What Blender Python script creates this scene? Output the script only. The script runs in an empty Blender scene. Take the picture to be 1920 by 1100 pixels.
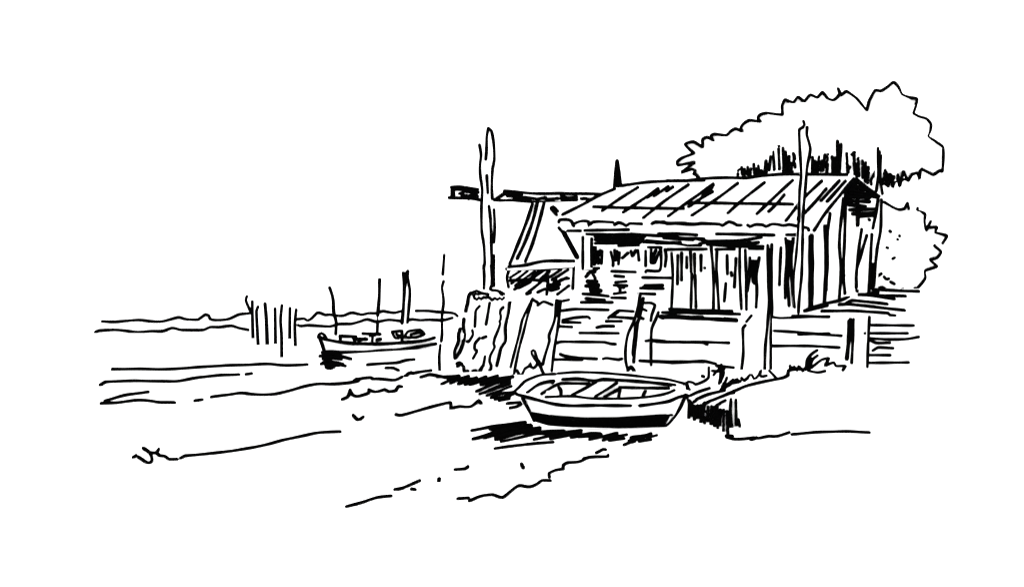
import bpy, math, random
from mathutils import Vector, noise
from mathutils.bvhtree import BVHTree
from mathutils.geometry import delaunay_2d_cdt
random.seed(7)
V = Vector
F_, HY, H = 2200.0, 600.0, 2.6            # focal length in px of a 1920 wide frame, horizon row, eye height
sc = bpy.context.scene
col = sc.collection
WADD = 1.0

# ------------------------------------------------------------------ camera, light, materials
cd = bpy.data.cameras.new('camera'); cam = bpy.data.objects.new('camera', cd); col.objects.link(cam)
cam.location = (0, 0, H); cam.rotation_euler = (math.radians(90), 0, 0)
cd.sensor_fit = 'HORIZONTAL'; cd.sensor_width = 36; cd.lens = 36 * F_ / 1920
cd.shift_y = (HY - 550) / 1920; cd.clip_end = 20000; cd.clip_start = 0.1
sc.camera = cam
w = bpy.data.worlds.new('World'); sc.world = w; w.use_nodes = True
bg = w.node_tree.nodes['Background']; bg.inputs[0].default_value = (1, 1, 1, 1); bg.inputs[1].default_value = 2.5
sd = bpy.data.lights.new('sun', 'SUN'); so = bpy.data.objects.new('sun', sd); col.objects.link(so)
sd.energy = 0.8; sd.angle = math.radians(40); sd.color = (1, 0.99, 0.97); so.rotation_euler = (math.radians(35), math.radians(20), 0)
sc.view_settings.view_transform = 'Standard'; sc.view_settings.look = 'None'
sc.view_settings.exposure = 0; sc.view_settings.gamma = 1
try:
    sc.cycles.max_bounces = 40; sc.cycles.diffuse_bounces = 40
except Exception: pass

def paper(name, a, b, scale):
    m = bpy.data.materials.new(name); m.use_nodes = True
    nt = m.node_tree; p = nt.nodes['Principled BSDF']
    p.inputs['Roughness'].default_value = 1; p.inputs['Specular IOR Level'].default_value = 0
    n = nt.nodes.new('ShaderNodeTexNoise'); n.inputs['Scale'].default_value = scale
    t = nt.nodes.new('ShaderNodeTexCoord'); r = nt.nodes.new('ShaderNodeValToRGB')
    r.color_ramp.elements[0].color = (a, a, a, 1); r.color_ramp.elements[1].color = (b, b, b, 1)
    nt.links.new(t.outputs['Object'], n.inputs['Vector']); nt.links.new(n.outputs['Fac'], r.inputs[0]); nt.links.new(r.outputs[0], p.inputs['Base Color'])
    return m
WHITE = paper('chalk_white', 0.94, 0.97, 3.0)
INK = paper('black_ink', 0.0, 0.0015, 20.0)

# ------------------------------------------------------------------ pixel helpers
REG = dict(R1=(160,440,400/957), R2=(540,440,340/1169), R3=(820,220,280/1027), R4=(820,470,280/1027), R5=(1020,280,300/1031),
           R6=(1020,540,300/1031), R7=(1230,400,300/1031), R8=(1440,300,360/943), T1=(1250,130,550/1920), T2=(860,650,460/1632),
           T3=(1260,640,500/1920), T4=(620,660,340/1169), T5=(160,640,540/1920), PX=(0,0,1))
def Z(reg, s):
    ox, oy, k = REG[reg]
    return [(ox + k*float(a.split(',')[0]), oy + k*float(a.split(',')[1])) for a in s.split()]
def ray(px, py): return V(((px-960)/F_, 1, -(py-HY)/F_))
EYE = V((0, 0, H))
def at(px, py, Y): return EYE + ray(px, py)*Y
def proj(p): return (960 + F_*p.x/p.y, HY - F_*(p.z-H)/p.y)
class Plane:
    def __init__(s, a, b, c=None):
        s.p = a
        s.n = (b-a).cross(V((0,0,1)) if c is None else (c-a)).normalized()
        if s.n.dot(EYE - a) < 0: s.n = -s.n
    def hit(s, px, py, off=0.0):
        d = ray(px, py); t = (s.p + s.n*off - EYE).dot(s.n) / d.dot(s.n)
        return EYE + d*t
def flat(Y): return Plane(V((0,Y,0)), V((1,Y,0)))

def smooth(pts, step=3.0):
    if len(pts) == 1: pts = [pts[0], (pts[0][0]+1.5, pts[0][1]+1)]
    out = []
    n = len(pts)
    for i in range(n-1):
        p0 = pts[max(i-1,0)]; p1 = pts[i]; p2 = pts[i+1]; p3 = pts[min(i+2,n-1)]
        L = math.hypot(p2[0]-p1[0], p2[1]-p1[1]); k = max(1, int(L/step))
        def tan(a, b, c):       # gentle tangent, shortened at sharp corners
            u = V((b[0]-a[0], b[1]-a[1])); v = V((c[0]-b[0], c[1]-b[1]))
            if u.length < 1e-6: return v
            if v.length < 1e-6: return u
            m = min(u.length, v.length); d = (u.normalized()+v.normalized())*0.5
            return d*m*d.length**1.0
        m1 = tan(p0, p1, p2); m2 = tan(p1, p2, p3)
        for j in range(k):
            t = j/k; a = 2*t**3-3*t**2+1; b = t**3-2*t**2+t; c = -2*t**3+3*t**2; d = t**3-t**2
            out.append((a*p1[0]+b*m1.x+c*p2[0]+d*m2.x, a*p1[1]+b*m1.y+c*p2[1]+d*m2.y))
    out.append(pts[-1]); return out
def curve_at(pts, t):           # point of a polyline at its length fraction t
    L = [0]
    for a, b in zip(pts, pts[1:]): L.append(L[-1] + math.hypot(b[0]-a[0], b[1]-a[1]))
    s = t*L[-1]
    for i in range(len(pts)-1):
        if s <= L[i+1] + 1e-9:
            k = (s-L[i])/max(1e-9, L[i+1]-L[i]); a, b = pts[i], pts[i+1]
            return (a[0]+k*(b[0]-a[0]), a[1]+k*(b[1]-a[1]))
    return pts[-1]

# ------------------------------------------------------------------ mesh builder
class MB:
    def __init__(s): s.v = []; s.f = []; s.m = []; s.bvh = None
    def face(s, idx, mat=0): s.f.append(tuple(idx)); s.m.append(mat)
    def poly(s, pts, mat=0):
        b = len(s.v); s.v += [V(p) for p in pts]; s.face(range(b, b+len(pts)), mat)
    def prism(s, front, off, mat=0):
        n = len(front); b = len(s.v)
        s.v += [V(p) for p in front] + [V(p)+off for p in front]
        s.face(range(b, b+n), mat); s.face(range(b+2*n-1, b+n-1, -1), mat)
        for i in range(n):
            j = (i+1) % n; s.face((b+j, b+i, b+n+i, b+n+j), mat)
    def slab(s, poly, plane, thick, mat=0):
        s.prism([plane.hit(x, y) for x, y in poly], -plane.n*thick, mat); return s
    def grid(s, rows, mat=0, closed=False):
        b = len(s.v); n = len(rows[0])
        for r in rows: s.v += [V(p) for p in r]
        for i in range(len(rows)-1):
            for j in range(n if closed else n-1):
                k = (j+1) % n
                s.face((b+i*n+j, b+i*n+k, b+(i+1)*n+k, b+(i+1)*n+j), mat if not callable(mat) else mat(i, j))
    def tube(s, c, r, mat=1, sides=6, cap=True, ns=None):
        c = [V(p) for p in c]; r = list(r) if hasattr(r, '__len__') else [r]*len(c)
        d = [(c[min(i+1,len(c)-1)] - c[max(i-1,0)]).normalized() for i in range(len(c))]
        if cap:
            c = [c[0]-d[0]*r[0]*.75] + c + [c[-1]+d[-1]*r[-1]*.75]; r = [r[0]*.6] + r + [r[-1]*.6]; d = [d[0]] + d + [d[-1]]
            if ns: ns = [ns[0]] + list(ns) + [ns[-1]]
        up = V((0,0,1)) if abs(d[0].z) < .9 else V((1,0,0))
        b = len(s.v); n = len(c)
        for i in range(n):
            up = up - d[i]*up.dot(d[i])
            if up.length < 1e-4: up = d[i].orthogonal()
            up.normalize(); q = d[i].cross(up); h = 1.0
            if ns:               # ink on a surface seen nearly face on lies flat on it
                u2 = ns[i] - d[i]*ns[i].dot(d[i])
                if u2.length > .2 and abs(ns[i].dot((EYE-c[i]).normalized())) > .8: up = u2.normalized(); q = d[i].cross(up); h = .22
            for k in range(sides):
                a = 2*math.pi*k/sides
                s.v.append(c[i] + (up*math.cos(a)*h + q*math.sin(a))*r[i])
        for i in range(n-1):
            for k in range(sides):
                l = (k+1) % sides
                s.face((b+i*sides+k, b+i*sides+l, b+(i+1)*sides+l, b+(i+1)*sides+k), mat)
        s.face(range(b+sides-1, b-1, -1), mat); s.face(range(b+(n-1)*sides, b+n*sides), mat)
    def tree(s):
        s.bvh = BVHTree.FromPolygons(s.v, s.f); return s
    def cast(s, px, py, bvh, r):
        def one(x, y):
            h, n, i, dd = bvh.ray_cast(EYE, ray(x, y).normalized())
            if h is None: return None
            if n.dot(EYE-h) < 0: n = -n
            k = .12 if abs(n.dot((EYE-h).normalized())) > .8 else .8
            return h + n*r*k, n
        c = one(px, py)
        if c is None: return None
        q = proj(c[0]); c2 = one(2*px-q[0], 2*py-q[1])
        if c2 is not None and abs(c2[0].y-c[0].y) < .08*c[0].y: c = c2
        return c
    def ink(s, reg, strokes, surf, w=6.0, jitter=True, step=3.0, cord=False):
        """lay inked strokes 'x,y x,y ... @width' (one per line or ;) on a surface: a Plane, a depth or a BVH"""
        if isinstance(surf, (int, float)): surf = flat(surf)
        for st in strokes.replace('\n', ';').split(';'):
            st = st.strip()
            if not st: continue
            ww = w
            if '@' in st: st, q = st.split('@'); ww = float(q)
            ww += WADD + (.35 if ww <= 6.01 else -.2)
            pts = smooth(Z(reg, st), step)
            c = []; nn = []
            if isinstance(surf, Plane):
                for x, y in pts:
                    r = ww*.5*surf.hit(x, y).y/F_
                    flatq = not cord and abs(surf.n.dot(ray(x, y).normalized())) > .8
                    c.append(surf.hit(x, y, r*(.12 if flatq else .6))); nn.append(surf.n)
            else:
                hits = [s.cast(x, y, surf, ww*.5*30/F_) for x, y in pts]
                hits = [None if h is None else s.cast(x, y, surf, ww*.5*h[0].y/F_) for h, (x, y) in zip(hits, pts)]
                good = [i for i, h in enumerate(hits) if h is not None]
                if not good: continue
                for i, (x, y) in enumerate(pts):
                    if hits[i] is None:
                        k = min(good, key=lambda g: abs(g-i)); c.append(at(x, y, hits[k][0].y)); nn.append(hits[k][1])
                    else: c.append(hits[i][0]); nn.append(hits[i][1])
            ph = random.uniform(0, 6)
            rad = [ww*.5*p.y/F_*(1 + (.09*math.sin(ph+i*.35) if jitter else 0)) for i, p in enumerate(c)]
            s.tube(c, rad, ns=None if cord else nn)
        return s
    def build(s, name, parent=None, base=None, mats=None):
        me = bpy.data.meshes.new(name)
        o = bpy.data.objects.new(name, me); col.objects.link(o)
        if parent is not None:
            root = parent
            while root.parent: root = root.parent
            off = V(root.location); o.parent = parent
        else:
            off = V(base) if base is not None else V((0,0,0)); o.location = off
        me.from_pydata([p-off for p in s.v], [], s.f)
        for m in (mats or (WHITE, INK)): me.materials.append(m)
        me.polygons.foreach_set('material_index', s.m); me.update()
        return o
def inflate(poly, Y, D, cell, lump=0.0, back=True, slope=1.5):
    """a rounded solid of real depth 2*D whose outline is the polygon at distance Y"""
    b2 = [((x-960)/F_*Y, H-(y-HY)/F_*Y) for x, y in poly]
    n = len(b2)
    def dist(p):
        m = 1e9
        for i in range(n):
            ax, ay = b2[i]; bx, by = b2[(i+1) % n]; dx, dy = bx-ax, by-ay
            t = max(0, min(1, ((p[0]-ax)*dx+(p[1]-ay)*dy)/max(1e-12, dx*dx+dy*dy)))
            m = min(m, math.hypot(p[0]-ax-t*dx, p[1]-ay-t*dy))
        return m
    def inside(p):
        c = False
        for i in range(n):
            ax, ay = b2[i]; bx, by = b2[(i+1) % n]
            if (ay > p[1]) != (by > p[1]) and p[0] < (bx-ax)*(p[1]-ay)/(by-ay)+ax: c = not c
        return c
    pts = [V(p) for p in b2]
    x0, x1 = min(p[0] for p in b2), max(p[0] for p in b2); z0, z1 = min(p[1] for p in b2), max(p[1] for p in b2)
    i = 0; z = z0
    while z < z1:
        x = x0 + (cell*.5 if i % 2 else 0)
        while x < x1:
            p = (x+random.uniform(-.15,.15)*cell, z+random.uniform(-.15,.15)*cell)
            if inside(p) and dist(p) > cell*.35: pts.append(V(p))
            x += cell
        z += cell*.87; i += 1
    ov, oe, of, *_ = delaunay_2d_cdt(pts, [], [list(range(n))], 1, 1e-5)
    mb = MB(); e = [dist(p) for p in ov]
    def dep(k):
        d = D*(1-math.exp(-e[k]*slope/D))
        return d*(1 + lump*noise.noise(V((ov[k].x*1.1, ov[k].y*1.1, Y)))) if e[k] > 1e-4 else 0
    for sgn in ((-1, 1) if back else (-1,)):
        b = len(mb.v)
        mb.v += [V((p.x, Y+sgn*dep(k), p.y)) for k, p in enumerate(ov)]
        for f in of:
            if sgn > 0 and all(e[q] < 1e-3 for q in f): continue
            mb.face([b+q for q in (f if sgn < 0 else f[::-1])])
    return mb
def tag(o, label=None, cat=None, group=None, kind=None):
    if label: o['label'] = label
    if cat: o['category'] = cat
    if group: o['group'] = group
    if kind: o['kind'] = kind
    return o
def empty(name, loc, label, cat, group=None):
    o = bpy.data.objects.new(name, None); col.objects.link(o); o.location = loc; o.empty_display_size = .3
    bpy.context.view_layer.update(); return tag(o, label, cat, group)

# ------------------------------------------------------------------ the setting: beach, water, shore, bank, hill
S0, S1 = V((-11.8, 33.6)), V((-3.1, 62.0))
SD = (S1-S0).normalized(); SN = V((SD.y, -SD.x))
def ground_z(x, y):
    d = (V((x, y))-S0).dot(SN)
    if d < 0: return max(-1.2, d*.09)
    if d > 40: d = 40 + (d-40)*.1
    return .35*(1-math.exp(-d/4)) + .02*d + .02*noise.noise(V((x*.5, y*.5, 0)))*min(1, d/3)
ss = [-400, -150, -80, -60] + [-50+1.5*i for i in range(80)] + [75, 90, 120, 200, 400, 1000, 3000]
ds = [-12, -6, -3, -1.5, -.7, 0, .4, .9, 1.5, 2.2, 3] + [4+1.0*i for i in range(44)] + [52, 60, 80, 120, 250, 600, 2000, 5000]
beach = MB()
beach.grid([[V(((S0+SD*a+SN*b).x, (S0+SD*a+SN*b).y, ground_z(*(S0+SD*a+SN*b)))) for b in ds] for a in ss])
beach.tree(); GB = beach.bvh
beach0 = MB(); beach0.v = list(beach.v); beach0.f = list(beach.f)
def ground_at(px, py): return GB.ray_cast(EYE, ray(px, py).normalized())[0]
water = MB(); water.poly([(-6000,-300,0), (6000,-300,0), (6000,9000,0), (-6000,9000,0)])
WP = Plane(V((0,0,0)), V((1,0,0)), V((0,1,0)))
def ink_water(reg, s, w=6.0):
    water.ink(reg, s, WB, w)
def join_bvh(*ms):               # the visible top of several grounds together
    v, f = [], []
    for m in ms: f += [tuple(i+len(v) for i in q) for q in m.f]; v += m.v
    return BVHTree.FromPolygons(v, f)
WB = join_bvh(water, beach)
ink_water('T5', '''180,185 350,183 550,185 700,175 900,162 1100,155 1230,150 1340,160 1480,153
100,288 130,270 330,262 600,265 750,240 900,225 1025,220
1070,218 1110,212
105,412 200,408 330,392 420,393 500,405 595,407
130,395 250,360 420,335 @6.5
730,395 780,387
840,370 950,355 1040,343 1120,352 1250,352 1350,330 1450,302 1560,282 1660,285 1770,275 1850,255 1920,250''')
ink_water('T4', '''0,205 130,195 170,183 300,172 410,180 460,158
480,152 560,130 648,117''')
ink_water('R2', '''205,782 300,775 350,785 405,800 @6
225,800 290,795 345,803 @6
215,832 250,812 300,825 370,845 @6
245,850 268,862 300,848 @6
240,838 330,842
245,815 320,825 355,832 @6
512,838 600,830 700,825 760,808 815,803 @6.5
630,858 680,858 712,872''')  # first strokes paint the moored bow's dark reflection, the last are ripples
tag(water.build('water'), kind='structure')

beach.ink('T4', '''100,993 190,970 290,937 390,925
412,883 470,870 575,825 @6.5
435,882 470,872 @7
520,880 545,884 @7
697,825 700,815 @8
800,755 865,750 885,735
820,943 890,937
145,405 178,435 210,415
420,400 450,407 600,365 740,328 775,325 775,360 830,350 900,350 955,310 970,328
75,303 110,285 125,240 140,270 170,285 245,262 245,240 290,255 350,240 380,255 420,245 435,220 460,222
580,160 640,145 760,165 830,155 @7''', GB)
beach.ink('T2', '''70,1022 150,990 230,982 290,1000 395,922 470,930 520,910 550,888 610,888
605,865 600,840 640,820 695,810 695,785 720,770 800,762 860,735 990,728 995,718
830,742 860,735 @7
915,703 960,680 980,682
418,778 430,802 @8''', GB)
beach.ink('T5', '''635,775 660,762 900,738 1100,708 1230,680 1320,655 1450,628 1550,607 1700,600
320,770 338,758
355,768 400,798 425,808 443,795 443,770 430,740 395,712
385,708 405,722 @7
430,740 470,740 490,715
475,740 500,760 530,762 560,782 612,783''', GB)
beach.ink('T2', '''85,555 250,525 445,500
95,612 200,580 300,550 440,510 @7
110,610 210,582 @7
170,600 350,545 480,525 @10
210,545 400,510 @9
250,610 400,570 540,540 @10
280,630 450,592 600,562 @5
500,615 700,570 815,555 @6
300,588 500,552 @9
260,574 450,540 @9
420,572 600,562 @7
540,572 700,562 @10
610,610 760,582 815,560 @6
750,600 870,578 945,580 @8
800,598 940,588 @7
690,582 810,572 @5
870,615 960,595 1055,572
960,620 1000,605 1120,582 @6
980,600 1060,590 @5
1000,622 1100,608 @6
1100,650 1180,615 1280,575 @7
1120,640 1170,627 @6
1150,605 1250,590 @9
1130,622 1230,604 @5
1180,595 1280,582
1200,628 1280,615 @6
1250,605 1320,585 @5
240,675 430,650 630,632''', GB)  # hatching inks the rowing boat's cast shadow onto the sand
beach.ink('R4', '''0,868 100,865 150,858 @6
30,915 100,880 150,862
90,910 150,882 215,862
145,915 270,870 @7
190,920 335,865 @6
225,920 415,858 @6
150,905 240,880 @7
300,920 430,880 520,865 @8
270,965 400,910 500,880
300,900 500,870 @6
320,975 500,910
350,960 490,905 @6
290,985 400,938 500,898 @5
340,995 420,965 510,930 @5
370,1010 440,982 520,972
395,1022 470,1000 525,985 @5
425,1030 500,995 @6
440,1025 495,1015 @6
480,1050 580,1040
500,1080 540,1072 580,1052''', GB)  # these strokes draw the shade at the pile cluster's foot on the ground
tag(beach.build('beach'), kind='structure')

shore = MB()
YS = 232
top = Z('R1','45,392 75,388 130,390 180,386 240,382 300,388 345,388 385,378 420,370 450,378 505,380 540,357 560,377 580,382 640,378 690,357 735,352') \
    + Z('R2','-20,545 45,545 105,540 125,552 190,502 240,516 330,522 410,502 475,514 570,505 610,492 660,500 780,490 825,490 960,496 1050,502 1092,523')
for (a, b) in zip(top, top[1:]):                # the land is a strip of low hills with real depth behind its front edge
    A, B = at(*a, YS), at(*b, YS)
    shore.poly([V((A.x,YS,-.5)), V((B.x,YS,-.5)), B, A])
    shore.poly([A, B, B+V((B.x*.2,60,.4)), A+V((A.x*.2,60,.4))])
    shore.poly([A+V((A.x*.2,60,.4)), B+V((B.x*.2,60,.4)), V((B.x*1.3,YS+90,-.5)), V((A.x*1.3,YS+90,-.5))])
shore.ink('R1', '''75,388 130,390 180,386 240,382 300,388 345,388 385,378 420,370 450,378 505,380 520,370 540,357 553,362 560,377 580,382 640,378 690,357 735,352
45,437 60,430 130,426 180,430 230,437 290,432 345,432 390,418 430,426 530,426 560,414 600,414 655,408 690,418 730,426''', YS)
shore.ink('R2', '''45,545 105,540 125,552 150,540 190,502 215,506 240,516 265,514 330,522 360,520 410,502 475,514 520,505 570,505 610,492 660,500 690,502 730,492 780,490
825,490 900,490 960,496 1050,502 1075,508 1092,523
65,582 80,588 130,583 270,590 330,575 410,573 460,560 510,545 570,560 650,548 740,556 800,545 850,550 910,547 1000,550 1060,535''', YS)
tag(shore.build('far_shore'), kind='structure')

bank = MB()
ZB = .95
tp = [(1292,745),(1320,737),(1380,724),(1460,708),(1480,698),(1550,694),(1750,692),(2100,700),(2400,750),(1630,764),(1480,764),(1395,760),(1340,754),(1300,748)]
bt = [None]*8 + [(2400,812),(1630,812),(1480,812),(1388,806),(1340,796),(1298,784)]
T = [at(x, y, F_*(H-ZB)/(y-HY)) for x, y in tp]
B = [V((t.x-.1, t.y+.3, .2)) if b is None else ground_at(*b)+V((0,0,-.03)) for t, b in zip(T, bt)]
bank.poly(T)
for i in range(len(T)):
    j = (i+1) % len(T); bank.poly([T[i], B[i], B[j], T[j]])
bank.tree(); BB = join_bvh(bank, beach0)
bank.ink('T3', '''115,395 180,365 270,335
150,440 180,415 260,380 380,350
225,450 280,425 380,385 450,355 530,320 700,280 800,260 835,240 840,220 880,212 990,210
320,460 350,440 385,422
400,375 445,368
108,385 125,440 120,545 @7
140,440 138,530 @7
165,465 160,560
185,460 180,545
205,460 205,575 @6
235,440 222,540 235,585
260,470 255,570 @6
285,465 280,590 @6.5
308,470 305,605 @6
325,460 330,620
350,490 345,600 @5.5
372,490 370,640 @5
395,500 402,655 @6
425,415 420,500 430,610 @6
408,520 412,610 @6
460,420 462,595
478,560 488,608
135,500 150,530 @7
215,540 300,575 @7
150,470 190,520 @6
240,500 330,560 @6''', BB, cord=True)
bank.ink('T3', '''388,678 435,680 @7
390,685 450,702 520,700 590,690 620,695 690,682 750,682 845,652
570,705 610,690 @7
865,668 1000,655 1150,648 1300,648 1420,654''', BB)
tag(bank.build('bank'), kind='structure')

hill = MB()
def hz(y): return 2.8 + (min(y, 52)-44.6)*.16
ys = [44.6, 46, 48, 50, 52, 58, 70, 100]; xs = [10.75, 13, 16, 20, 30, 60, 120]
hill.grid([[V((x, 44.6, -.5)) for x in xs]] + [[V((x, y, hz(y))) for x in xs] for y in ys] + [[V((x, 130, 0)) for x in xs]])
hill.grid([[V((10.75, y, -.5)) for y in ys], [V((10.75, y, hz(y))) for y in ys]])
hill.tree()
hill.ink('R8', '''190,735 280,705 350,690 425,662 550,665 675,668 @6
180,740 290,712 @8
425,660 510,665 620,682
380,705 410,690 500,697 585,707
350,710 400,708 530,722 670,738
265,742 400,740 500,745 625,755
465,632 600,640 740,645 @6
490,655 540,650 @6''', hill.bvh)
tag(hill.build('hill'), kind='structure')

# ------------------------------------------------------------------ boat shed
FP = Plane(at(1085,560,48.0), at(1518,560,46.0))             # front wall
GP = Plane(at(1085,560,47.3), at(1518,560,45.5))             # porch front: lintel, posts, deck edge
SP = Plane(at(1518,560,46.0), at(1650,560,51.5))             # gable wall
RP = Plane(at(1047,418,46.6), at(1518,432,45.0), at(1600,331,49.1))
shed = empty('boat_shed', (7.5, 47, .6), 'timber boat shed on the shore with pitched plank roof and dark gable', 'shed')
roof = MB()
rp = [(1044,410),(1050,400),(1156,350),(1200,345),(1300,338),(1400,333),(1480,328),(1601,329),(1518,431),(1400,424),(1300,419),(1150,420)]
roof.slab(rp, RP, .1)
rid0, rid1 = RP.hit(1156,350), RP.hit(1601,329)
be1 = at(1652,371,51.8); be0 = rid0 + (be1-rid1)*1.0
roof.prism([rid0, rid1, be1, be0], V((0,0,-.1)))             # the short rear slope
roof.ink('R5', '''95,470 100,455 150,452 175,462 190,495 195,480 240,462 285,465 290,490 310,470 350,465 445,470
455,485 480,472 510,480 530,492 550,478 630,480
695,478 720,468 800,475 900,480 960,482 1031,478
500,235 600,220 700,210 800,205 1031,200
120,420 250,355 350,300 455,255
318,370 450,375 700,380 900,382
605,245 500,310 375,395
735,252 690,285 510,405
735,258 665,310 @7
800,240 710,300
830,242 790,270
930,228 780,330 640,440''', RP)
roof.ink('R7', '''0,60 50,55 70,65 180,62 240,70 290,65 410,70 430,78 465,55 500,62 520,75 550,76
590,75 605,85 640,72 690,75 710,85 740,70 780,70 820,78 860,72 900,80 980,95 985,110''', RP)
roof.ink('T1', '''0,730 130,730 250,715 400,710 520,712 600,700 750,688 1180,690
0,910 110,910
150,880 180,875 600,880 825,883
305,750 150,860 10,960
300,800 200,860 145,898
305,755 235,830 @7
300,775 205,862 @5
465,745 330,845 165,955
640,740 500,850 400,940
825,725 700,840 590,945
770,820 720,880 668,930
1015,730 900,840 780,990
1045,780 960,880 860,985
1130,728 1010,860
1170,730 1050,865
1225,715 1130,830 1040,940 965,1055''', RP)
ro = roof.build('roof', shed)
fin = MB()
fb = rid0 + V((.02, .1, 0))
def spike(px, py0, py1, Y, w1):
    b, t = at(px, py1, Y), at(px-1, py0, Y); m = MB()
    m.tube([b+V((0,0,-.3)), b, b.lerp(t,.5), b.lerp(t,.93)], [w1*Y/F_, w1*Y/F_, w1*.75*Y/F_, 4.2*Y/F_], 1, 8)
    return m
s1 = spike(1158, 298, 350, fb.y, 9.5); s1.build('finial', ro)
s2 = MB()
YF2 = 51.9
s2.slab(Z('T1','1376,520 1392,520 1400,570 1410,800 1420,860 1368,860 1376,690'), flat(YF2+.06), .25)
s2.ink('T1', '1383,515 1385,680 1372,795\n1403,565 1397,700 1413,815\n1392,540 1392,690 @7', YF2)
s2.build('finial', ro)
# walls
fw = MB()
fw.slab([(1086,424),(1518,424),(1518,600),(1215,600),(1215,578),(1086,578)], FP, .15)
fw.ink('R5', '''325,600 330,650 325,740 @8
345,660 350,735 @7
375,655 370,735
362,650 340,725
430,660 445,720 445,750
455,650 462,715
485,665 480,740
470,655 475,690
505,700 540,668 @7
560,655 570,690 590,652 @7
605,650 612,715
655,655 655,750 @6.5
690,640 690,730 712,730 742,660
702,690 720,650 @7
700,720 715,690 @7
750,640 755,690 745,780 660,780 655,790
780,645 787,690 780,755
435,785 590,790
265,770 355,765 @6
270,820 300,790 330,790 @7
300,775 330,830 @7
280,800 340,770 @7
280,850 340,850 @9
270,880 350,875 @9
300,905 365,910 @9
250,930 330,935 415,945 @7
270,960 390,970 @7
240,985 440,985
295,860 310,930 @9
320,850 350,905 @9
455,815 515,820
460,855 530,850 @6.5
450,875 535,878
480,885 515,890 @7
490,890 490,920 @7
450,930 525,920 @6.5
435,955 525,957
635,825 820,828
650,875 765,875 @7
620,893 770,897
640,885 760,887 @7
610,928 715,932''', FP)
fw.ink('R7', '''140,270 138,455 @6.5
165,255 165,430
198,280 198,350
290,270 290,370 @7
313,350 315,353 @6
458,270 460,390 @6
485,380 487,402
515,290 505,475 @6
450,450 440,565 @6
605,285 600,420 590,500 @6
665,285 648,400 650,500 645,605 @6
622,310 628,440 @9
642,310 635,450 @8
805,220 800,330 795,460 @6
835,160 845,250 835,400 832,545 @6
885,155 870,300 850,400 858,595
845,175 885,190 @6
855,195 855,330 @9
873,230 872,400 890,605''', FP)
fw.build('front_wall', shed)
sw = MB()
sw.slab(Z('R8','212,352 425,100 552,185 545,400 518,620 518,660 425,672 215,742'), SP, .15)
sw.ink('R8', '''215,370 217,550 212,735 @8
207,375 206,725 @7
280,325 285,500 277,700 @8
305,262 295,330 290,420
288,330 292,480 285,640 @6
370,190 355,330 350,420 358,540 350,680
380,150 378,330 370,560 378,655
362,500 372,570
430,95 395,150 @6
440,105 405,150 @7
440,112 520,172 @5
400,145 515,172 @5
395,162 530,182 @5
385,180 500,185 @7
425,125 470,150 @6
410,135 440,140 @5
460,130 500,160 @5
388,200 500,205 @6
390,218 480,228
400,245 535,240
415,265 530,260
440,278 525,272
440,190 440,320 @8
496,292 500,295 @6
430,90 480,130 545,180 @6
540,190 530,260 515,335
557,195 552,350 535,440 518,620
460,340 445,440 433,570 @6.5
485,370 455,470 435,540 433,625
436,640 439,643
510,365 505,450 495,650 @6
498,560 501,635 @4.5
514,510 516,640''', SP)
sw.build('gable_wall', shed)
bk = MB()
C0 = at(1518,590,46.0); D0 = at(1643,590,51.5); A0 = at(1090,590,48.0); E0 = A0 + (D0-C0)*.95
bk.prism([V((E0.x,E0.y,.6)), V((D0.x,D0.y,.6)), V((D0.x,D0.y,7.7)), V((E0.x,E0.y,7.6))], V((.03,-.15,0))); bk.build('rear_wall', shed)
lw = MB()
lw.prism([V((A0.x+.02,A0.y+.2,.6)), V((E0.x,E0.y-.16,.6)), V((E0.x,E0.y-.16,7.4)), V((A0.x+.02,A0.y+.2,6.3))], V((.15,0,0))); lw.build('end_wall', shed)
li = MB()
li.slab([(1098,436),(1432,436),(1432,464),(1098,460)], GP, .25)
li.ink('R5', '''275,545 400,550 560,545 @7
330,562 650,562 @7
330,582 640,580 @6
330,605 620,600 @7
345,594 560,592 @6
480,622 610,618 @5
560,545 700,555 830,562
740,543 860,545 985,550 @6
770,572 960,582 @6
640,595 760,600 880,603 @7
660,585 800,600 920,618 @5
800,560 900,572 1031,577 @6
795,645 1031,643
670,630 755,632 @5.5''', GP)
li.ink('R7', '''15,133 100,130 265,140 @6.5
70,160 200,168 240,170 @6
0,192 155,190 @7
200,207 290,205 @5
270,165 330,178 480,192 600,195 660,187 @7
280,195 400,180 560,172 680,155 @6
390,133 550,135 760,140 @7
330,200 450,208 600,215 690,213 @6
300,178 600,180 @6
450,194 655,189 @5
75,232 325,230
385,232 505,230
600,228 690,228 @5''', GP)
li.build('lintel', shed)
fa = MB()
EP = Plane(at(1060,420,46.9), at(1518,420,45.3))
fa.slab([(1066,422),(1512,431),(1512,444),(1472,444),(1472,434),(1182,433),(1182,435.5),(1066,436)], EP, .08)
fa.ink('R5', '150,525 235,525\n262,523 400,520 545,518', EP); fa.ink('R7', '840,138 920,138', EP)
fa.build('fascia', shed)
br = MB(); br.tube([at(1057,436,46.9), at(1070,460,47.1), at(1082,482,47.3)], [5.3*47/F_]*3, 1, 8)
br.ink('R5', '95,505 130,545', 46.8); br.build('eave_brace', shed)
def post(mb_poly, reg, strokes, plane, th, name, parent, w=6.0):
    m = MB(); m.slab(Z(reg, mb_poly), plane, th); m.ink(reg, strokes, plane, w); return m.build(name, parent)
post('250,560 305,560 305,770 250,775', 'R5', '250,565 250,770\n307,575 305,755 @6.5', GP, .3, 'porch_post', shed)
post('98,225 108,225 108,612 98,612', 'R7', '100,255 108,400 100,605', GP, .15, 'porch_post', shed)
post('222,225 250,225 258,612 225,612', 'R7', '222,235 226,380\n248,260 250,380\n230,390 225,605 @6\n252,395 258,605', GP, .2, 'porch_post', shed)
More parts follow.
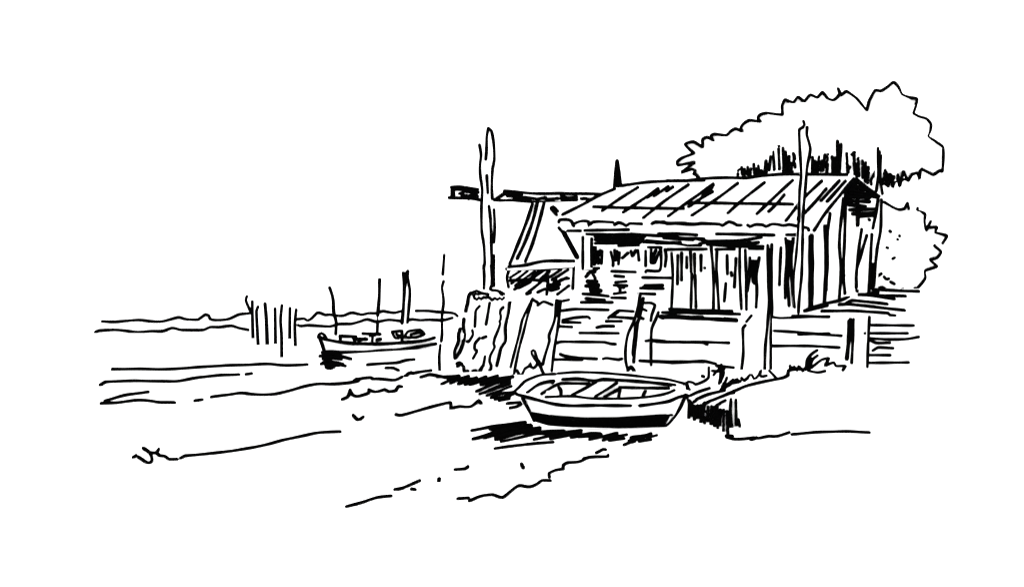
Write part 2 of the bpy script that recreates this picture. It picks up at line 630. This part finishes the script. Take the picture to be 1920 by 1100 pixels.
post('355,205 390,205 405,612 370,612', 'R7', '355,210 370,400 370,615 @6\n392,235 390,350 405,610 @6', GP, .2, 'porch_post', shed)
post('540,215 575,215 583,622 550,622', 'R7', '540,225 540,400 550,615\n575,235 580,400 583,620', GP, .2, 'porch_post', shed)
CP = Plane(at(1380,560,45.3), at(1460,560,45.1))
post('718,195 747,195 747,640 742,1150 698,1150 705,850 722,640', 'R7', '720,205 722,400 728,560 718,720 705,850 700,1000 @6\n746,200 744,400 747,640 740,800 742,1055 @6.5\n732,230 736,540 @6', CP, .35, 'corner_post', shed)
post('578,700 612,655 715,655 706,850 700,1150 548,1150 560,900 560,740', 'R7', '615,658 582,697\n575,720 560,740 562,900 550,1015 @6', Plane(at(1380,560,45.6), at(1460,560,45.3)), .5, 'foundation_pier', shed)
de = MB(); DP = Plane(at(1085,560,47.1), at(1518,560,45.3))
de.slab(Z('R7','25,612 490,618 545,650 525,705 25,685'), DP, .9)
de.ink('R7', '''85,615 300,625 490,628 @7
40,637 200,640 400,645 540,648 @6
30,665 200,672 400,682 520,690 @9
60,660 300,668 @6
440,675 520,680 @5
30,665 45,672 @9''', DP)
de.build('deck', shed)

# ------------------------------------------------------------------ bulkheads, posts and fence
bl = MB(); PL = flat(46.9)
bl.slab([(966,568),(1190,572),(1232,590),(1232,712),(966,712)], PL, .2)
bl.ink('R6', '''115,145 200,135 415,140
120,205 200,190 285,185 295,195 @6.5
120,218 235,222 @6.5
85,245 180,250
230,288 480,290 @6
75,355 110,345 200,345 390,348 430,358 460,360
105,425 130,435 250,450 340,455
35,470 60,460 245,460
380,455 400,450 480,460 500,455
415,190 450,165 480,145 575,150
425,185 500,188 580,195
400,213 500,213 @6
340,253 380,245 450,245 @7
480,150 440,180 @6''', PL)
bl.ink('R4', '690,375 730,350 790,370\n865,345 905,337\n655,335 690,355', 46.88)
tag(bl.build('plank_bulkhead', base=(2.4,46.9,.5)), 'bulkhead of broken horizontal planks between the leaning piles behind the rowing boat', 'bulkhead', 'plank bulkheads along the shore')
bm = MB()
bm.slab([(1222,598),(1240,585),(1410,595),(1398,620),(1396,712),(1219,712)], GP, .2)
bm.ink('R6', '''738,155 720,200 695,260 690,340 690,495
655,340 700,335 780,342''', GP)
bm.ink('R7', '''0,825 120,828 300,830 330,845 @7
-35,820 100,826 300,832 @6
300,828 470,833
-105,948 0,955 100,960 300,950 385,968 @6
100,965 250,955 @5
390,980 500,992''', GP)
bm.ink('R6', '690,470 820,472 1031,475', GP)
tag(bm.build('plank_bulkhead', base=(5.5,46.5,.5)), 'bulkhead of wide white planks directly under the porch deck of the shed', 'bulkhead', 'plank bulkheads along the shore')
br_ = MB(); PR = flat(44.1)
br_.slab([(1450,592),(1500,590),(1592,590),(1592,712),(1450,712)], PR, .15)
br_.ink('R8', '''20,770 60,775 200,770 300,770 @5
120,765 300,768 @6.5
30,838 150,845 260,855 360,862
150,855 300,852 @6
20,912 200,912 350,920''', PR)
tag(br_.build('plank_bulkhead', base=(11.3,44.1,.6)), 'bulkhead of three long planks between the shed corner post and the black fence post', 'bulkhead', 'plank bulkheads along the shore')
fp = MB(); fp.slab(Z('R8','392,778 422,778 412,1070 380,1070'), flat(43.9), .3)
fp.ink('R8', '405,782 400,850 387,975 @9\n397,790 395,900 @8\n420,780 416,900 411,995\n410,785 408,880 @6', 43.9)  # thick black strokes over the white post front
tag(fp.build('fence_post', base=(12.6,43.9,.6)), 'thick black post standing between the plank bulkhead and the right hand fence', 'post')
fe = empty('plank_fence', (14.3,44.1,.6), 'low plank fence at the far right below the round bush', 'fence')
m = MB(); m.slab(Z('R8','492,790 740,790 740,1070 486,1070'), PR, .15)
m.ink('R8', '''510,810 715,812 @6
475,850 685,850
495,875 600,880 680,878 740,868
505,885 530,897 600,897
515,935 540,920 615,923
495,957 600,957
495,995 690,993 @6''', PR); m.build('planks', fe)
post('490,765 500,765 494,1070 482,1070', 'R8', '498,770 492,900 488,1015 @6', flat(43.95), .15, 'post', fe)

# ------------------------------------------------------------------ lean-to, beam and tall post
lt = empty('lean_to', (1.0,49.5,.5), 'lean-to annex with a white sloping roof and black hatched front beside the shed', 'annex')
LP = Plane(at(955,500,49.2), at(1075,492,49.2), at(1010,380,52.6))
m = MB(); m.slab(Z('R3','650,588 620,700 570,830 495,1015')+Z('R4','480,120 600,118 935,100')+[(1090,480),(1135,377)], LP, .1)
m.ink('R3', '''655,590 620,700 570,830 497,1010
690,575 660,700 610,840 550,970
735,585 700,720 650,880 605,990
783,622 800,616 828,645
785,628 820,670 @6''', LP)
m.ink('R4', '490,110 600,100 730,72 940,70', LP); m.build('roof', lt)
m = MB(); LW = flat(49.5)
m.slab(Z('R4','475,118 942,98 935,345 475,345'), LW, .2)
m.ink('R4', '''475,125 600,125 800,122 935,105
475,125 492,130 478,185 490,250 @6.5
500,205 600,200 750,205
500,185 570,140 @5
510,225 620,140 @5
535,240 670,140 @5
530,265 620,205 700,140 @6
560,255 640,215
615,295 640,285 @8
625,285 740,190 770,140
690,285 740,262 @6
755,130 760,220 752,300 @6
650,190 740,130
775,180 850,130 @6
790,200 900,130 @6
770,240 840,230 @9
780,270 830,255 @9
775,255 820,210 @9
790,265 850,200 905,190 @6
800,230 890,185
825,300 905,240 @6
700,205 760,150
940,95 932,260''', LW); m.build('front_wall', lt)  # hatching inked on the wall stands in for the shadowed interior
gb = MB(); BP = flat(52.9)
gb.slab(Z('R3','85,476 280,493 470,502 660,522 1027,523')+Z('R5','390,288 375,345')+Z('R3','1027,592 740,588 380,572 80,556'), BP, .35)
gb.ink('R3', '''95,480 150,478 280,495 @6
80,553 240,560 300,570 @6
100,480 100,550 @6
120,495 200,500 270,510 @6
150,525 200,508 @5
215,560 235,535 270,520 @9
110,490 115,545 @7
170,535 240,545 275,545 @8
200,512 280,515 @7
460,505 560,515 660,523 800,525 1027,525 @6
378,565 430,572 520,570 640,580 740,585 960,590 @6
395,568 465,522 @8
470,522 580,530 @7
480,540 590,552 @7
530,560 640,570 @7
600,550 680,560 @6
690,562 745,552 @6
760,570 830,556 @6
850,560 960,548 @6
862,540 880,580 @8
900,572 960,565 @7
870,570 950,565 @7
1000,556 1027,558 @5''', BP)
gb.ink('R5', '0,285 120,283 375,288\n0,345 100,345 215,347\n5,320 90,318\n115,300 130,330 @9\n120,332 210,312 @8\n130,310 200,320 @7\n240,318 320,322', BP)
gan = empty('timber_gantry', (-.9,52.4,1), 'tall pointed timber post carrying a black horizontal beam left of the shed', 'post and beam')
gb.build('crossbeam', gan)
gp = MB(); TP = flat(52.2)
gp.slab(Z('R3','290,190 300,260 293,330 295,400 308,500 303,620 305,780 320,880 325,1000')+Z('R4','320,300 392,300')+Z('R3','388,950 395,740 382,600 375,480 380,360 392,290 388,180 372,95 352,75 340,130 335,195'), TP, .35)
gp.ink('R3', '''290,190 300,260 293,330 295,400 308,500 303,620 305,780 320,880 325,1000 318,1040
350,75 340,130 338,230 333,290
340,400 347,520
355,610 365,700 372,900 374,1040
350,75 372,95 388,180 392,290 380,360 375,480 378,560
390,635 395,740 390,860 @6
388,950 388,1040 @6''', TP)
gp.ink('R4', '318,100 322,180 320,260\n372,100 376,180 375,240 @7\n388,60 388,240 @7', TP)
gp.build('post', gan)

# pile cluster
pc = empty('pile_cluster', (-1.3,52,.3), 'bundle of old weathered piles with frayed rope lashing below the tall post', 'pile cluster')
poly = Z('R4','215,285 340,280 460,290 505,345 490,430 475,620 445,700 425,860 100,862 105,740 140,560 180,420')
m = inflate(poly, 52.0, .8, .25, slope=1.2); m.tree()
m.ink('R4', '''240,290 218,300 205,370 193,415
290,380 265,410 258,520 @6
360,358 345,450 335,505 @6
460,390 440,410 430,510 395,600 388,640 395,660 365,720 360,760 375,800 360,820
500,345 490,430 470,520 470,620 440,670 410,790
182,468 178,520 185,560 175,640 150,700 120,740 118,690 145,620 145,570 158,535
240,545 245,575 215,625 205,622 @6
290,600 258,640 258,680 275,685 245,740
310,600 335,590
328,725 315,790 292,825 @6
135,775 155,770 180,800 185,830 210,828 @6
140,790 150,780 @8
245,828 265,825''', m.bvh); m.build('timber_bundle', pc)
m = MB(); m.ink('R4', '''225,290 245,285 270,275 300,288 350,300
375,240 362,262 378,272 400,272 425,278 440,285 460,297
250,305 255,325 272,336 285,322 300,332 318,320 335,322 350,318 362,325 378,340 395,325 412,336 430,324 445,336 458,322
250,312 265,295 280,300 300,294 345,297 @5
430,285 445,300 @8''', 51.1); m.build('rope_lashing', pc)

# leaning piles
def lean(poly, strokes, reg, Y, label, base):
    m = MB(); m.slab(Z(reg, poly), flat(Y), .28); m.ink(reg, strokes, flat(Y))
    tag(m.build('leaning_pile', base=base), label, 'pile', 'leaning timber piles in front of the bulkhead')
lean('650,328 660,335 640,370 615,520 580,650 540,770 525,880 500,880 508,800 540,700 575,600 600,460', '655,330 587,467 566,560 545,640 503,800 @5.5\n652,335 640,380 616,467 590,570 570,640 540,777 523,872 @5.5', 'R4', 46.4,
     'narrow leaning pile beside the rope lashed pile bundle, leftmost of three', (.3,46.4,.5))
lean('818,338 852,340 830,520 810,640 795,750 785,880 740,880 725,780 740,720 770,620 768,580 805,480', '820,340 805,480 768,580 770,620 740,720 725,780\n850,345 830,520 810,640 795,750 787,825 @6\n820,342 850,345 @6\n835,350 825,450 @4', 'R4', 46.4,
     'middle leaning pile with capped top at the left end of the broken planks', (1.7,46.4,.5))
lean('612,30 640,60 655,90 715,105 690,210 625,210 590,440 585,570 535,570 525,470 525,400 540,300 580,210', '''620,40 605,120 580,210 540,300 525,400 527,470 540,530
640,65 630,130 612,200 590,250 575,430 @7
605,215 590,330 578,475 @8
590,250 572,420 @6
625,70 610,190 @6
650,95 690,95 715,110 695,170 688,210
640,135 660,145
628,192 640,197
540,530 560,505 580,530 @8''', 'R6', 46.3, 'bowed dark leaning pile with a square head right of the broken planks', (4.9,46.3,.5))

# tall thick pole by the shed corner
tpM = MB(); PP = flat(44.5)
tpM.slab(Z('T1','890,345 902,342 908,360 920,378 918,430 942,520 922,640 912,760 897,900 893,1047')+Z('R7','945,150 938,400 920,560 918,780 885,780 893,605 885,440 900,300 912,170')+Z('T1','863,1000 868,800 880,690 870,530 866,400 885,382'), PP, .25)
tpM.ink('T1', '''892,380 868,395 872,530 880,690 870,800 865,1000
895,340 902,362 890,380 @6.5
920,380 918,430 940,520 920,640 910,760 897,900 890,1047
860,970 862,985 @7''', PP)
tpM.ink('R7', '948,0 945,150 938,400 922,560 918,640 @6\n918,60 912,170 900,300 885,440 893,605 @5', PP)
tag(tpM.build('tall_pole', base=(11,44.5,2.5)), 'tall thick pole rising in front of the roof at the right corner of the shed', 'pole')

# ------------------------------------------------------------------ trees
out = '''210,710 190,690 175,685 188,665 165,655 95,675 180,610 75,628 70,605 100,580 178,550 150,525 120,490 175,475 235,510 235,460 265,445 305,468 290,435 310,425 390,432 420,405 450,390 495,408 485,385 500,360 540,335 615,345 598,320 610,300 650,287 755,298 755,240 775,200 800,210 830,217 860,182 900,210 940,168 985,185 1020,152 1060,195 1090,203 1115,185 1130,160 1120,120 1145,168 1175,145 1240,190 1308,270 1325,210 1365,138 1400,143 1440,120 1485,85 1515,115 1540,165 1585,185 1638,195 1630,240 1615,290 1650,310 1700,325 1728,360 1725,400 1710,440 1760,475 1808,510 1805,670 1785,665 1745,690 1665,655 1655,720 1640,680 1605,690 1580,730 1550,670 1525,765 1510,690'''
tree = empty('tree', (16.5,62,3.9), 'large spreading tree with scalloped crown and dark hatched underside behind the shed roof', 'tree')
YT = 62.0
m = inflate(Z('T1', out)+Z('T1','1495,790 1440,770 1340,800 1250,830 1000,820 600,800 210,760'), YT, 2.6, .45, lump=.25); m.tree()
m.ink('T1', out, YT-.06, 5.3, step=2.0, cord=True)
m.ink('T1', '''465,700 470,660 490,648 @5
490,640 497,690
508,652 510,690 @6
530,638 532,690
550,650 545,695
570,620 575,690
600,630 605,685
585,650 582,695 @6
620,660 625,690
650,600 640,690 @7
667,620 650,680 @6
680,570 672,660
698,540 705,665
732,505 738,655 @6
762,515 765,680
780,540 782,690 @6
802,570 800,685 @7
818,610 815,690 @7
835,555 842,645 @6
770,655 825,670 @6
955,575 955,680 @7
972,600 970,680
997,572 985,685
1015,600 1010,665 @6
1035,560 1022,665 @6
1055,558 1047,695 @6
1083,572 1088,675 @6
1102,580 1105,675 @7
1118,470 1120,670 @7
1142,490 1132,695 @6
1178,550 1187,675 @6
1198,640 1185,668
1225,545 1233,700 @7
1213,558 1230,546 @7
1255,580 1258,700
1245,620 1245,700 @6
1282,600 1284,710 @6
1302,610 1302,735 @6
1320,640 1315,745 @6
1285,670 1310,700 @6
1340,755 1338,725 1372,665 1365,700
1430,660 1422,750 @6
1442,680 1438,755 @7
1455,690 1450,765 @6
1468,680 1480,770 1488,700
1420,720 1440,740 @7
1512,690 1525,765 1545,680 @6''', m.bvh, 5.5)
def mirror_rim(mb, pts, dy):                     # the same inked scallops seen from the far side
    c = [at(x, y, YT) for x, y in pts]; cen = V((17, YT, 9.5))
    mb.tube([cen+(p-cen)*.78+V((0, dy, 0)) for p in c], 2.8*YT/F_)
mirror_rim(m, smooth(Z('T1', out), 4), 1.9)
m.build('crown', tree)
m = MB()
tb = V((16.5,62,3.6))
m.tube([tb, tb+V((.05,0,1.5)), tb+V((-.1,0,3.2)), tb+V((0,0,5))], [.42,.33,.27,.18], 0, 8)
m.tube([tb+V((-.1,0,2.6)), tb+V((-1.8,0,4.0)), tb+V((-3.6,.2,4.9))], [.2,.15,.08], 0, 6)
m.tube([tb+V((0,0,2.9)), tb+V((1.5,0,4.2)), tb+V((3.2,-.2,5.2))], [.2,.15,.08], 0, 6)
for dx in (-.3, -.1, .15): m.tube([tb+V((dx,-.4,.1)), tb+V((dx*.8,-.32,1.5)), tb+V((dx*.5-.1,-.27,3.0))], .05, 1, 5)
m.build('trunk', tree)
bush = empty('round_bush', (17.3,54.5,3.9), 'round bush with ragged outline growing on the slope right of the shed gable', 'bush')
YB = 54.6
m = inflate(Z('R8','540,195 570,207 600,225 640,243 670,238 685,210 695,240 735,235 770,265 768,300 775,345 800,300 785,330 830,330 820,355 878,372 858,410 815,420 850,450 830,480 795,490 830,522 770,545 772,580 730,632 700,642 560,645 500,640 480,500 480,300'), YB, 1.4, .3, lump=.2); m.tree()
m.ink('R8', '''570,207 600,225 640,243 670,238 685,210 692,240
735,235 735,250 770,265 768,300 775,345 800,300 785,330 830,330 820,355 878,372 858,410
815,420 850,450 830,480 795,490 830,522 770,545 772,580 730,630 700,610 670,615 658,630''', YB-.08, 5.2, step=2, cord=True)
m.ink('R8', '''800,300 790,320 780,340 @5
598,349 602,352 @6
645,371 647,374 @5
635,389 638,391 @5
583,429 589,432 @6
612,485 622,479 @6
540,569 556,558 @6
570,573 585,590 595,586 @6
603,599 620,608
540,632 560,624 575,634''', m.bvh, 5.2)
m.build('foliage', bush)
m = MB(); m.tube([V((17.3,54.6,3.6)), V((17.3,54.6,4.6)), V((17.4,54.6,5.6))], [.15,.12,.07], 0, 6); m.build('stem', bush)

# ------------------------------------------------------------------ grass
def tuft(reg, strokes, Y, label, w=6.0):
    m = MB(); m.ink(reg, strokes, Y, max(w, 6.2))
    p = min(m.v, key=lambda q: q.z); tag(m.build('grass_tuft', base=(p.x, Y, p.z)), label, 'grass', 'tufts of grass along the shore')
tuft('R4', '548,822 560,850 572,872 585,845 606,805 630,795 638,770 645,798 660,806 680,790 688,768 665,735 650,708 648,690 658,682 670,690 685,740 705,790 737,850\n690,750 712,800 728,840 @7\n700,760 722,830 @6\n555,835 566,862 @7\n600,812 632,790 @6.5\n600,885 650,860 @8\n545,905 640,885 @5', 46.0, 'looping tuft of weed between two leaning piles at the left tip of the rowing boat', 5.5)
tuft('T3', '355,165 350,215 345,270 340,302\n335,180 375,195 @8\n360,175 372,230 350,290\n325,215 350,190\n375,340 400,318 @7\n405,318 450,285 @7\n430,300 470,285 492,285 @6\n365,200 350,290 @6\n360,350 362,320 385,285 395,260\n352,345 400,305 440,272\n390,312 470,272 @7\n410,305 482,290 @6\n300,240 330,205 380,190 345,178 @6\n290,210 330,215', 25.5, 'spiky dark tuft of grass at the landward end of the mooring rope')
tuft('T3', '500,262 510,272 522,282 540,265 560,240 575,240 590,268 605,262 625,240 640,205 634,240 645,252 680,245\n520,280 545,262 @6\n700,210 725,235 755,268', 29.0, 'low wavy grass tuft at the foot of the shed corner post', 5.5)
tuft('T3', '850,175 855,205 880,180 900,210 912,175 942,212', 34.5, 'small zigzag grass tuft on the bank left of the big leaning tuft', 6)
tuft('T3', '965,200 975,130 1005,90 1045,62 @7\n958,200 985,150 @9\n985,200 1012,130 1048,100 @6\n985,170 1000,120 @7\n1002,188 1080,130 1130,120 1102,172 1165,150 1180,175 1250,175 1230,205 @6\n980,210 1050,222 1102,212', 34.5, 'large tuft of leaning grass blades in front of the right hand bulkhead', 5.5)

# ------------------------------------------------------------------ rowing boat
gpt = ground_at(1130, 803); YC = gpt.y
YN = YC - .28
RPl = Plane(at(1000,758,YN), at(1250,758,YN), at(1120,698,YN+1.35))
near = [(968,737)] + Z('T2','420,328 480,340 640,378 750,389 900,389 1145,390 1205,388 1300,378 1400,360 1460,337') + [(1289,738)]
far = [(968,737)] + Z('T2','400,270 440,232 540,192 640,180 800,170 950,175 1100,187 1250,203 1400,222 1480,240') + [(1289,738)]
inn = [(986,737)] + Z('T2','500,325 580,333 750,331 900,344 1100,345 1220,338 1340,322 1400,305') + [(1268,729)]
inf = [(986,737)] + Z('T2','540,245 635,225 690,216 800,213 900,214 960,215 1150,225 1300,238 1400,250') + [(1268,729)]
bot = Z('T2','500,496 600,525 750,535 1000,540 1200,541 1355,540 1420,482')
bnd = Z('T2','478,435 600,455 750,470 900,475 1100,470 1250,460 1440,448')
def by_x(pts, x):
    for a, b in zip(pts, pts[1:]):
        if a[0] <= x <= b[0]: k = (x-a[0])/max(1e-6, b[0]-a[0]); return a[1]+k*(b[1]-a[1])
    return pts[0][1] if x < pts[0][0] else pts[-1][1]
N = 48
rows = [[], [], [], [], [], []]
u = RPl.n
for i in range(N+1):
    t = i/N
    nr = RPl.hit(*curve_at(near, t)); fr = RPl.hit(*curve_at(far, t))
    cx = curve_at(near, t)[0]
    xb = 1001 + (1258-1001)*t; yb = by_x(bot, xb)
    wgt = math.sin(math.pi*min(1, max(0, t)))**.5
    bp = at(xb, yb, YN + (.28*wgt + .35*(1-wgt)))
    q = curve_at(near, t); xm = q[0] + (xb-q[0])*.62; ym = by_x(bnd, xm)
    k = (ym-q[1])/max(1e-6, yb-q[1]); k = min(.85, max(.3, k)); xm = q[0]+(xb-q[0])*k; ym = q[1]+(yb-q[1])*k
    mp = at(xm, ym, nr.y + (bp.y-nr.y)*k - .02)
    def mirror(p): 
        dn = (p-nr).dot(u); lat = (p-nr) - u*dn; ax = V((lat.x, 0, 0)); lat = lat-ax
        return fr + u*dn*.9 - lat + ax
    rows[0].append(nr); rows[1].append(mp); rows[2].append(bp); rows[3].append(mirror(bp)); rows[4].append(mirror(mp)); rows[5].append(fr)
boat = empty('rowing_boat', (rows[2][N//2].x, YC+.4, gpt.z), 'white open rowing boat with black lower hull beached on the sand in the foreground', 'rowing boat')
hull = MB(); hull.grid(rows, lambda i, j: 1 if i in (1, 3) and j < N-2 else 0)
for e in (0, N): hull.poly([r[e] for r in rows])
hull.tree()
hull.ink('T2', '''385,315 480,340 640,380 750,390 900,388 1145,390
1205,390 1300,378 1400,360 1460,335 1515,318''', RPl, 6.6)
hull.ink('T2', '''420,332 460,410 500,492
1510,325 1470,410 1430,472
495,495 600,527 750,537 1000,541 1250,541 1355,540
1430,472 1395,512 1350,540
484,437 600,457 750,472 900,477 1100,472 1250,462 1420,452 @4''', hull.bvh)
hull.build('hull', boat)
gun = MB()
ou, iu = [], []
for i in range(N+1):
    t = i/N; ou.append((RPl.hit(*curve_at(near, t)), RPl.hit(*curve_at(far, t)))); iu.append((RPl.hit(*curve_at(inn, t)), RPl.hit(*curve_at(inf, t))))
for s in (0, 1):
    gun.grid([[o[s]+u*.012 for o in ou], [q[s]+u*.012 for q in iu], [q[s]-u*.03 for q in iu]])
for e in (0, N): gun.poly([ou[e][0]+u*.013, iu[e][0]+u*.013, iu[e][1]+u*.013])
GPl = Plane(RPl.p, RPl.p+V((1,0,0)), RPl.p + (RPl.hit(1120,698)-RPl.hit(1120,758)))
gun.ink('T2', '''365,300 400,270 440,230 540,190 640,182
660,178 800,170 950,175 1100,187 1250,203 1400,220 1500,245
690,215 800,212 900,225 960,215 1150,225 1300,238 1440,255
455,303 540,245 635,225 622,240
580,335 750,330 900,345 1100,345 1220,338 1340,322 1400,305 1435,288
362,300 388,314
1515,240 1525,270 @8
1510,318 1520,325 @6''', RPl, 6.6)
gun.build('gunwale', boat)
inner = MB()
cen = [(a+b)*.5 for a, b in iu]
inner.grid([[a for a, b in iu], [a.lerp(c, .25)-u*.13 for (a, b), c in zip(iu, cen)], [c-u*.17 for c in cen], [b.lerp(c, .25)-u*.13 for (a, b), c in zip(iu, cen)], [b for a, b in iu]])
inner.tree()
inner.ink('T2', '''553,310 600,280 670,245 760,243 870,245
1070,268 1200,272 1400,275
665,262 680,290 680,325
1075,285 1062,340
1245,288 1222,330
970,332 1010,310 1080,272''', inner.bvh)
inner.build('bottom_boards', boat)
th = MB(); TPl = Plane(RPl.p-u*.02, RPl.p-u*.02+V((1,0,0)), RPl.p-u*.02+(RPl.hit(1120,698)-RPl.hit(1120,758)))
th.slab(Z('T2','912,228 1055,236 915,332 752,325'), TPl, .03)
th.ink('T2', '915,232 840,275 755,318\n1050,240 980,285 910,328', TPl); th.build('thwart', boat)
rp_ = MB(); rp_.ink('T3', '108,340 112,290 150,295 170,308 230,285 262,260 265,185\n218,248 228,252 @8\n105,322 128,345', YC+.55, 6)
tag(rp_.build('mooring_rope', base=at(1288,728,YC+1)), 'slack mooring rope from the right tip of the rowing boat to the spiky grass', 'rope')

# ------------------------------------------------------------------ moored boat, piles and stake on the water
mo = empty('moored_boat', (-10.6,95,0), 'small fishing boat with three masts moored on the water at left', 'fishing boat')
def YM(px): return 87 + (px-600)*.1
sheer = Z('R2','200,658 240,672 330,690 430,700 570,703 700,697 800,690 880,680 945,663')
keel = Z('R2','235,757 280,752 350,758 480,757 600,748 700,742 800,730 880,715 960,702')
M = 30; rows = [[], [], [], [], [], []]
for i in range(M+1):
    t = i/M; a = curve_at(sheer, t); b = curve_at(keel, t); hb = 1.25*min(1, math.sin(math.pi*min(.5, t*.8+.02))*1.2)*(1 if t < .7 else 1-(t-.7)*.9)
    A, Bm = at(*a, YM(a[0])-hb), at(*b, YM(b[0])-hb*.8)
    A2, B2 = V((A.x, A.y+2*hb, A.z)), V((Bm.x, Bm.y+1.6*hb, Bm.z))
    for r, p in zip(rows, (A-V((0,-.05,.1)), A, Bm, V((Bm.x, Bm.y+hb*.8, -.4)), B2, A2)): r.append(p)
hu = MB(); hu.grid(rows[1:]); hu.grid([[p+V((0,.1,-.05)) for p in rows[1]], [p-V((0,.1,.05)) for p in rows[5]]])
for e in (0, M): hu.poly([r[e] for r in rows[1:]])
hu.tree()
class MoS(Plane):
    def __init__(s, d=1.3): s.d = d; s.n = V((0,-1,0))
    def hit(s, px, py, off=0): return at(px, py, YM(px)-s.d-off)
hu.ink('R2', '''195,660 203,640 215,634 232,642 248,668
200,658 240,672 330,690 430,700 570,703 700,697 800,690 880,680 945,663
205,668 220,705 235,755
220,757 280,752 350,758 480,757 600,748 700,742 800,730 880,715 955,702''', MoS(1.35), cord=True)
hu.build('hull', mo)
ca = MB(); ca.slab(Z('R2','335,648 470,650 480,632 600,635 600,700 335,692'), MoS(.7), .9)
ca.ink('R2', '''335,650 338,690
335,652 440,655
418,660 428,688
440,672 510,672
480,635 540,638 595,640
545,640 540,690 @7
570,677 600,672
450,682 500,668
525,650 565,645 @5''', MoS(.8), 5.5, cord=True); ca.build('cabin', mo)
cg = MB(); cg.slab(Z('R2','668,622 860,610 885,640 830,662 735,690 690,668'), MoS(.7), .7)
cg.ink('R2', '''670,625 690,665 720,662 735,620 670,625
700,640 715,650 @5.5
733,620 735,688 @6
750,655 775,622 855,612 880,640 830,660 750,660
790,642 840,630 @5
845,620 865,640 @5''', MoS(.8), 4.8, cord=True); cg.build('deck_gear', mo)
def mast(segs, core=None):
    m = MB()
    if core: m.slab(Z('R2', core), MoS(.2), .15)
    m.ink('R2', segs, MoS(.3), cord=True); m.build('mast', mo)
mast('268,340 285,390 292,430 295,500 310,560 308,640 @6')
mast('590,288 588,400 578,520\n576,520 578,565 @2\n578,562 575,625')
mast('742,245 750,330 745,450 735,570\n772,235 768,265 785,360 780,450 770,565\n755,245 756,330 @5', '745,245 772,240 783,360 780,450 770,690 738,690 740,450')

pil = [('725,275 720,292 730,320 745,352', 632, 'short crooked stake leaning at the left end of the pile row', 5.5),
 ('749,298 749,350 752,460', None, 'straight pile at the left end of the row, touched by the crooked stake', 6),
 ('775,322 768,340 770,400 775,490', None, 'pile with a hooked top, third from the left of the row', 6),
 ('806,308 812,380 816,488', None, 'thickest pile of the row, left of the middle', 7),
 ('851,330 852,400 853,485', None, 'slim pile just left of the longest pile in the row', 6),
 ('882,315 876,380 880,450 881,545', None, 'longest pile of the row reaching lowest into the water', 6),
 ('918,328 917,400 917,462', None, 'short pile just right of the longest pile in the row', 6),
 ('946,335 940,400 942,495', None, 'pile at the right end of the row where the far shore line begins', 6)]
for s, bp, lab, ww in pil:
    pts = smooth(Z('R1', s)); Y = 2200*H/((bp or pts[-1][1]+2)-HY)
    m = MB(); c = [at(x, y, Y) for x, y in pts]
    if bp is None: c.append(c[-1]+V((0,0,-.4)))
    n = len(c); m.tube(c, [(ww+WADD)*.5*Y/F_*(.92+.12*i/n) for i in range(n)], 1, 8)
    tag(m.build('mooring_pile', base=c[-1]), lab, 'pile', 'row of black piles standing in the water')
m = MB(); YK = 59.5
m.tube([at(x, y, YK+.08) for x, y in smooth(Z('R2','1007,130 998,255 1003,300 993,340 1003,430 993,520 993,640 982,710 975,790 978,900'))], 1.6*YK/F_, 0, 6)
m.ink('R2', '1007,130 1003,190 998,255\n1003,300 993,340 1003,430 993,520 993,640 988,685\n982,710 975,790 978,880', YK)
tag(m.build('mooring_stake', base=at(824,697,YK)), 'tall thin stake standing alone at the water edge left of the pile bundle', 'stake')
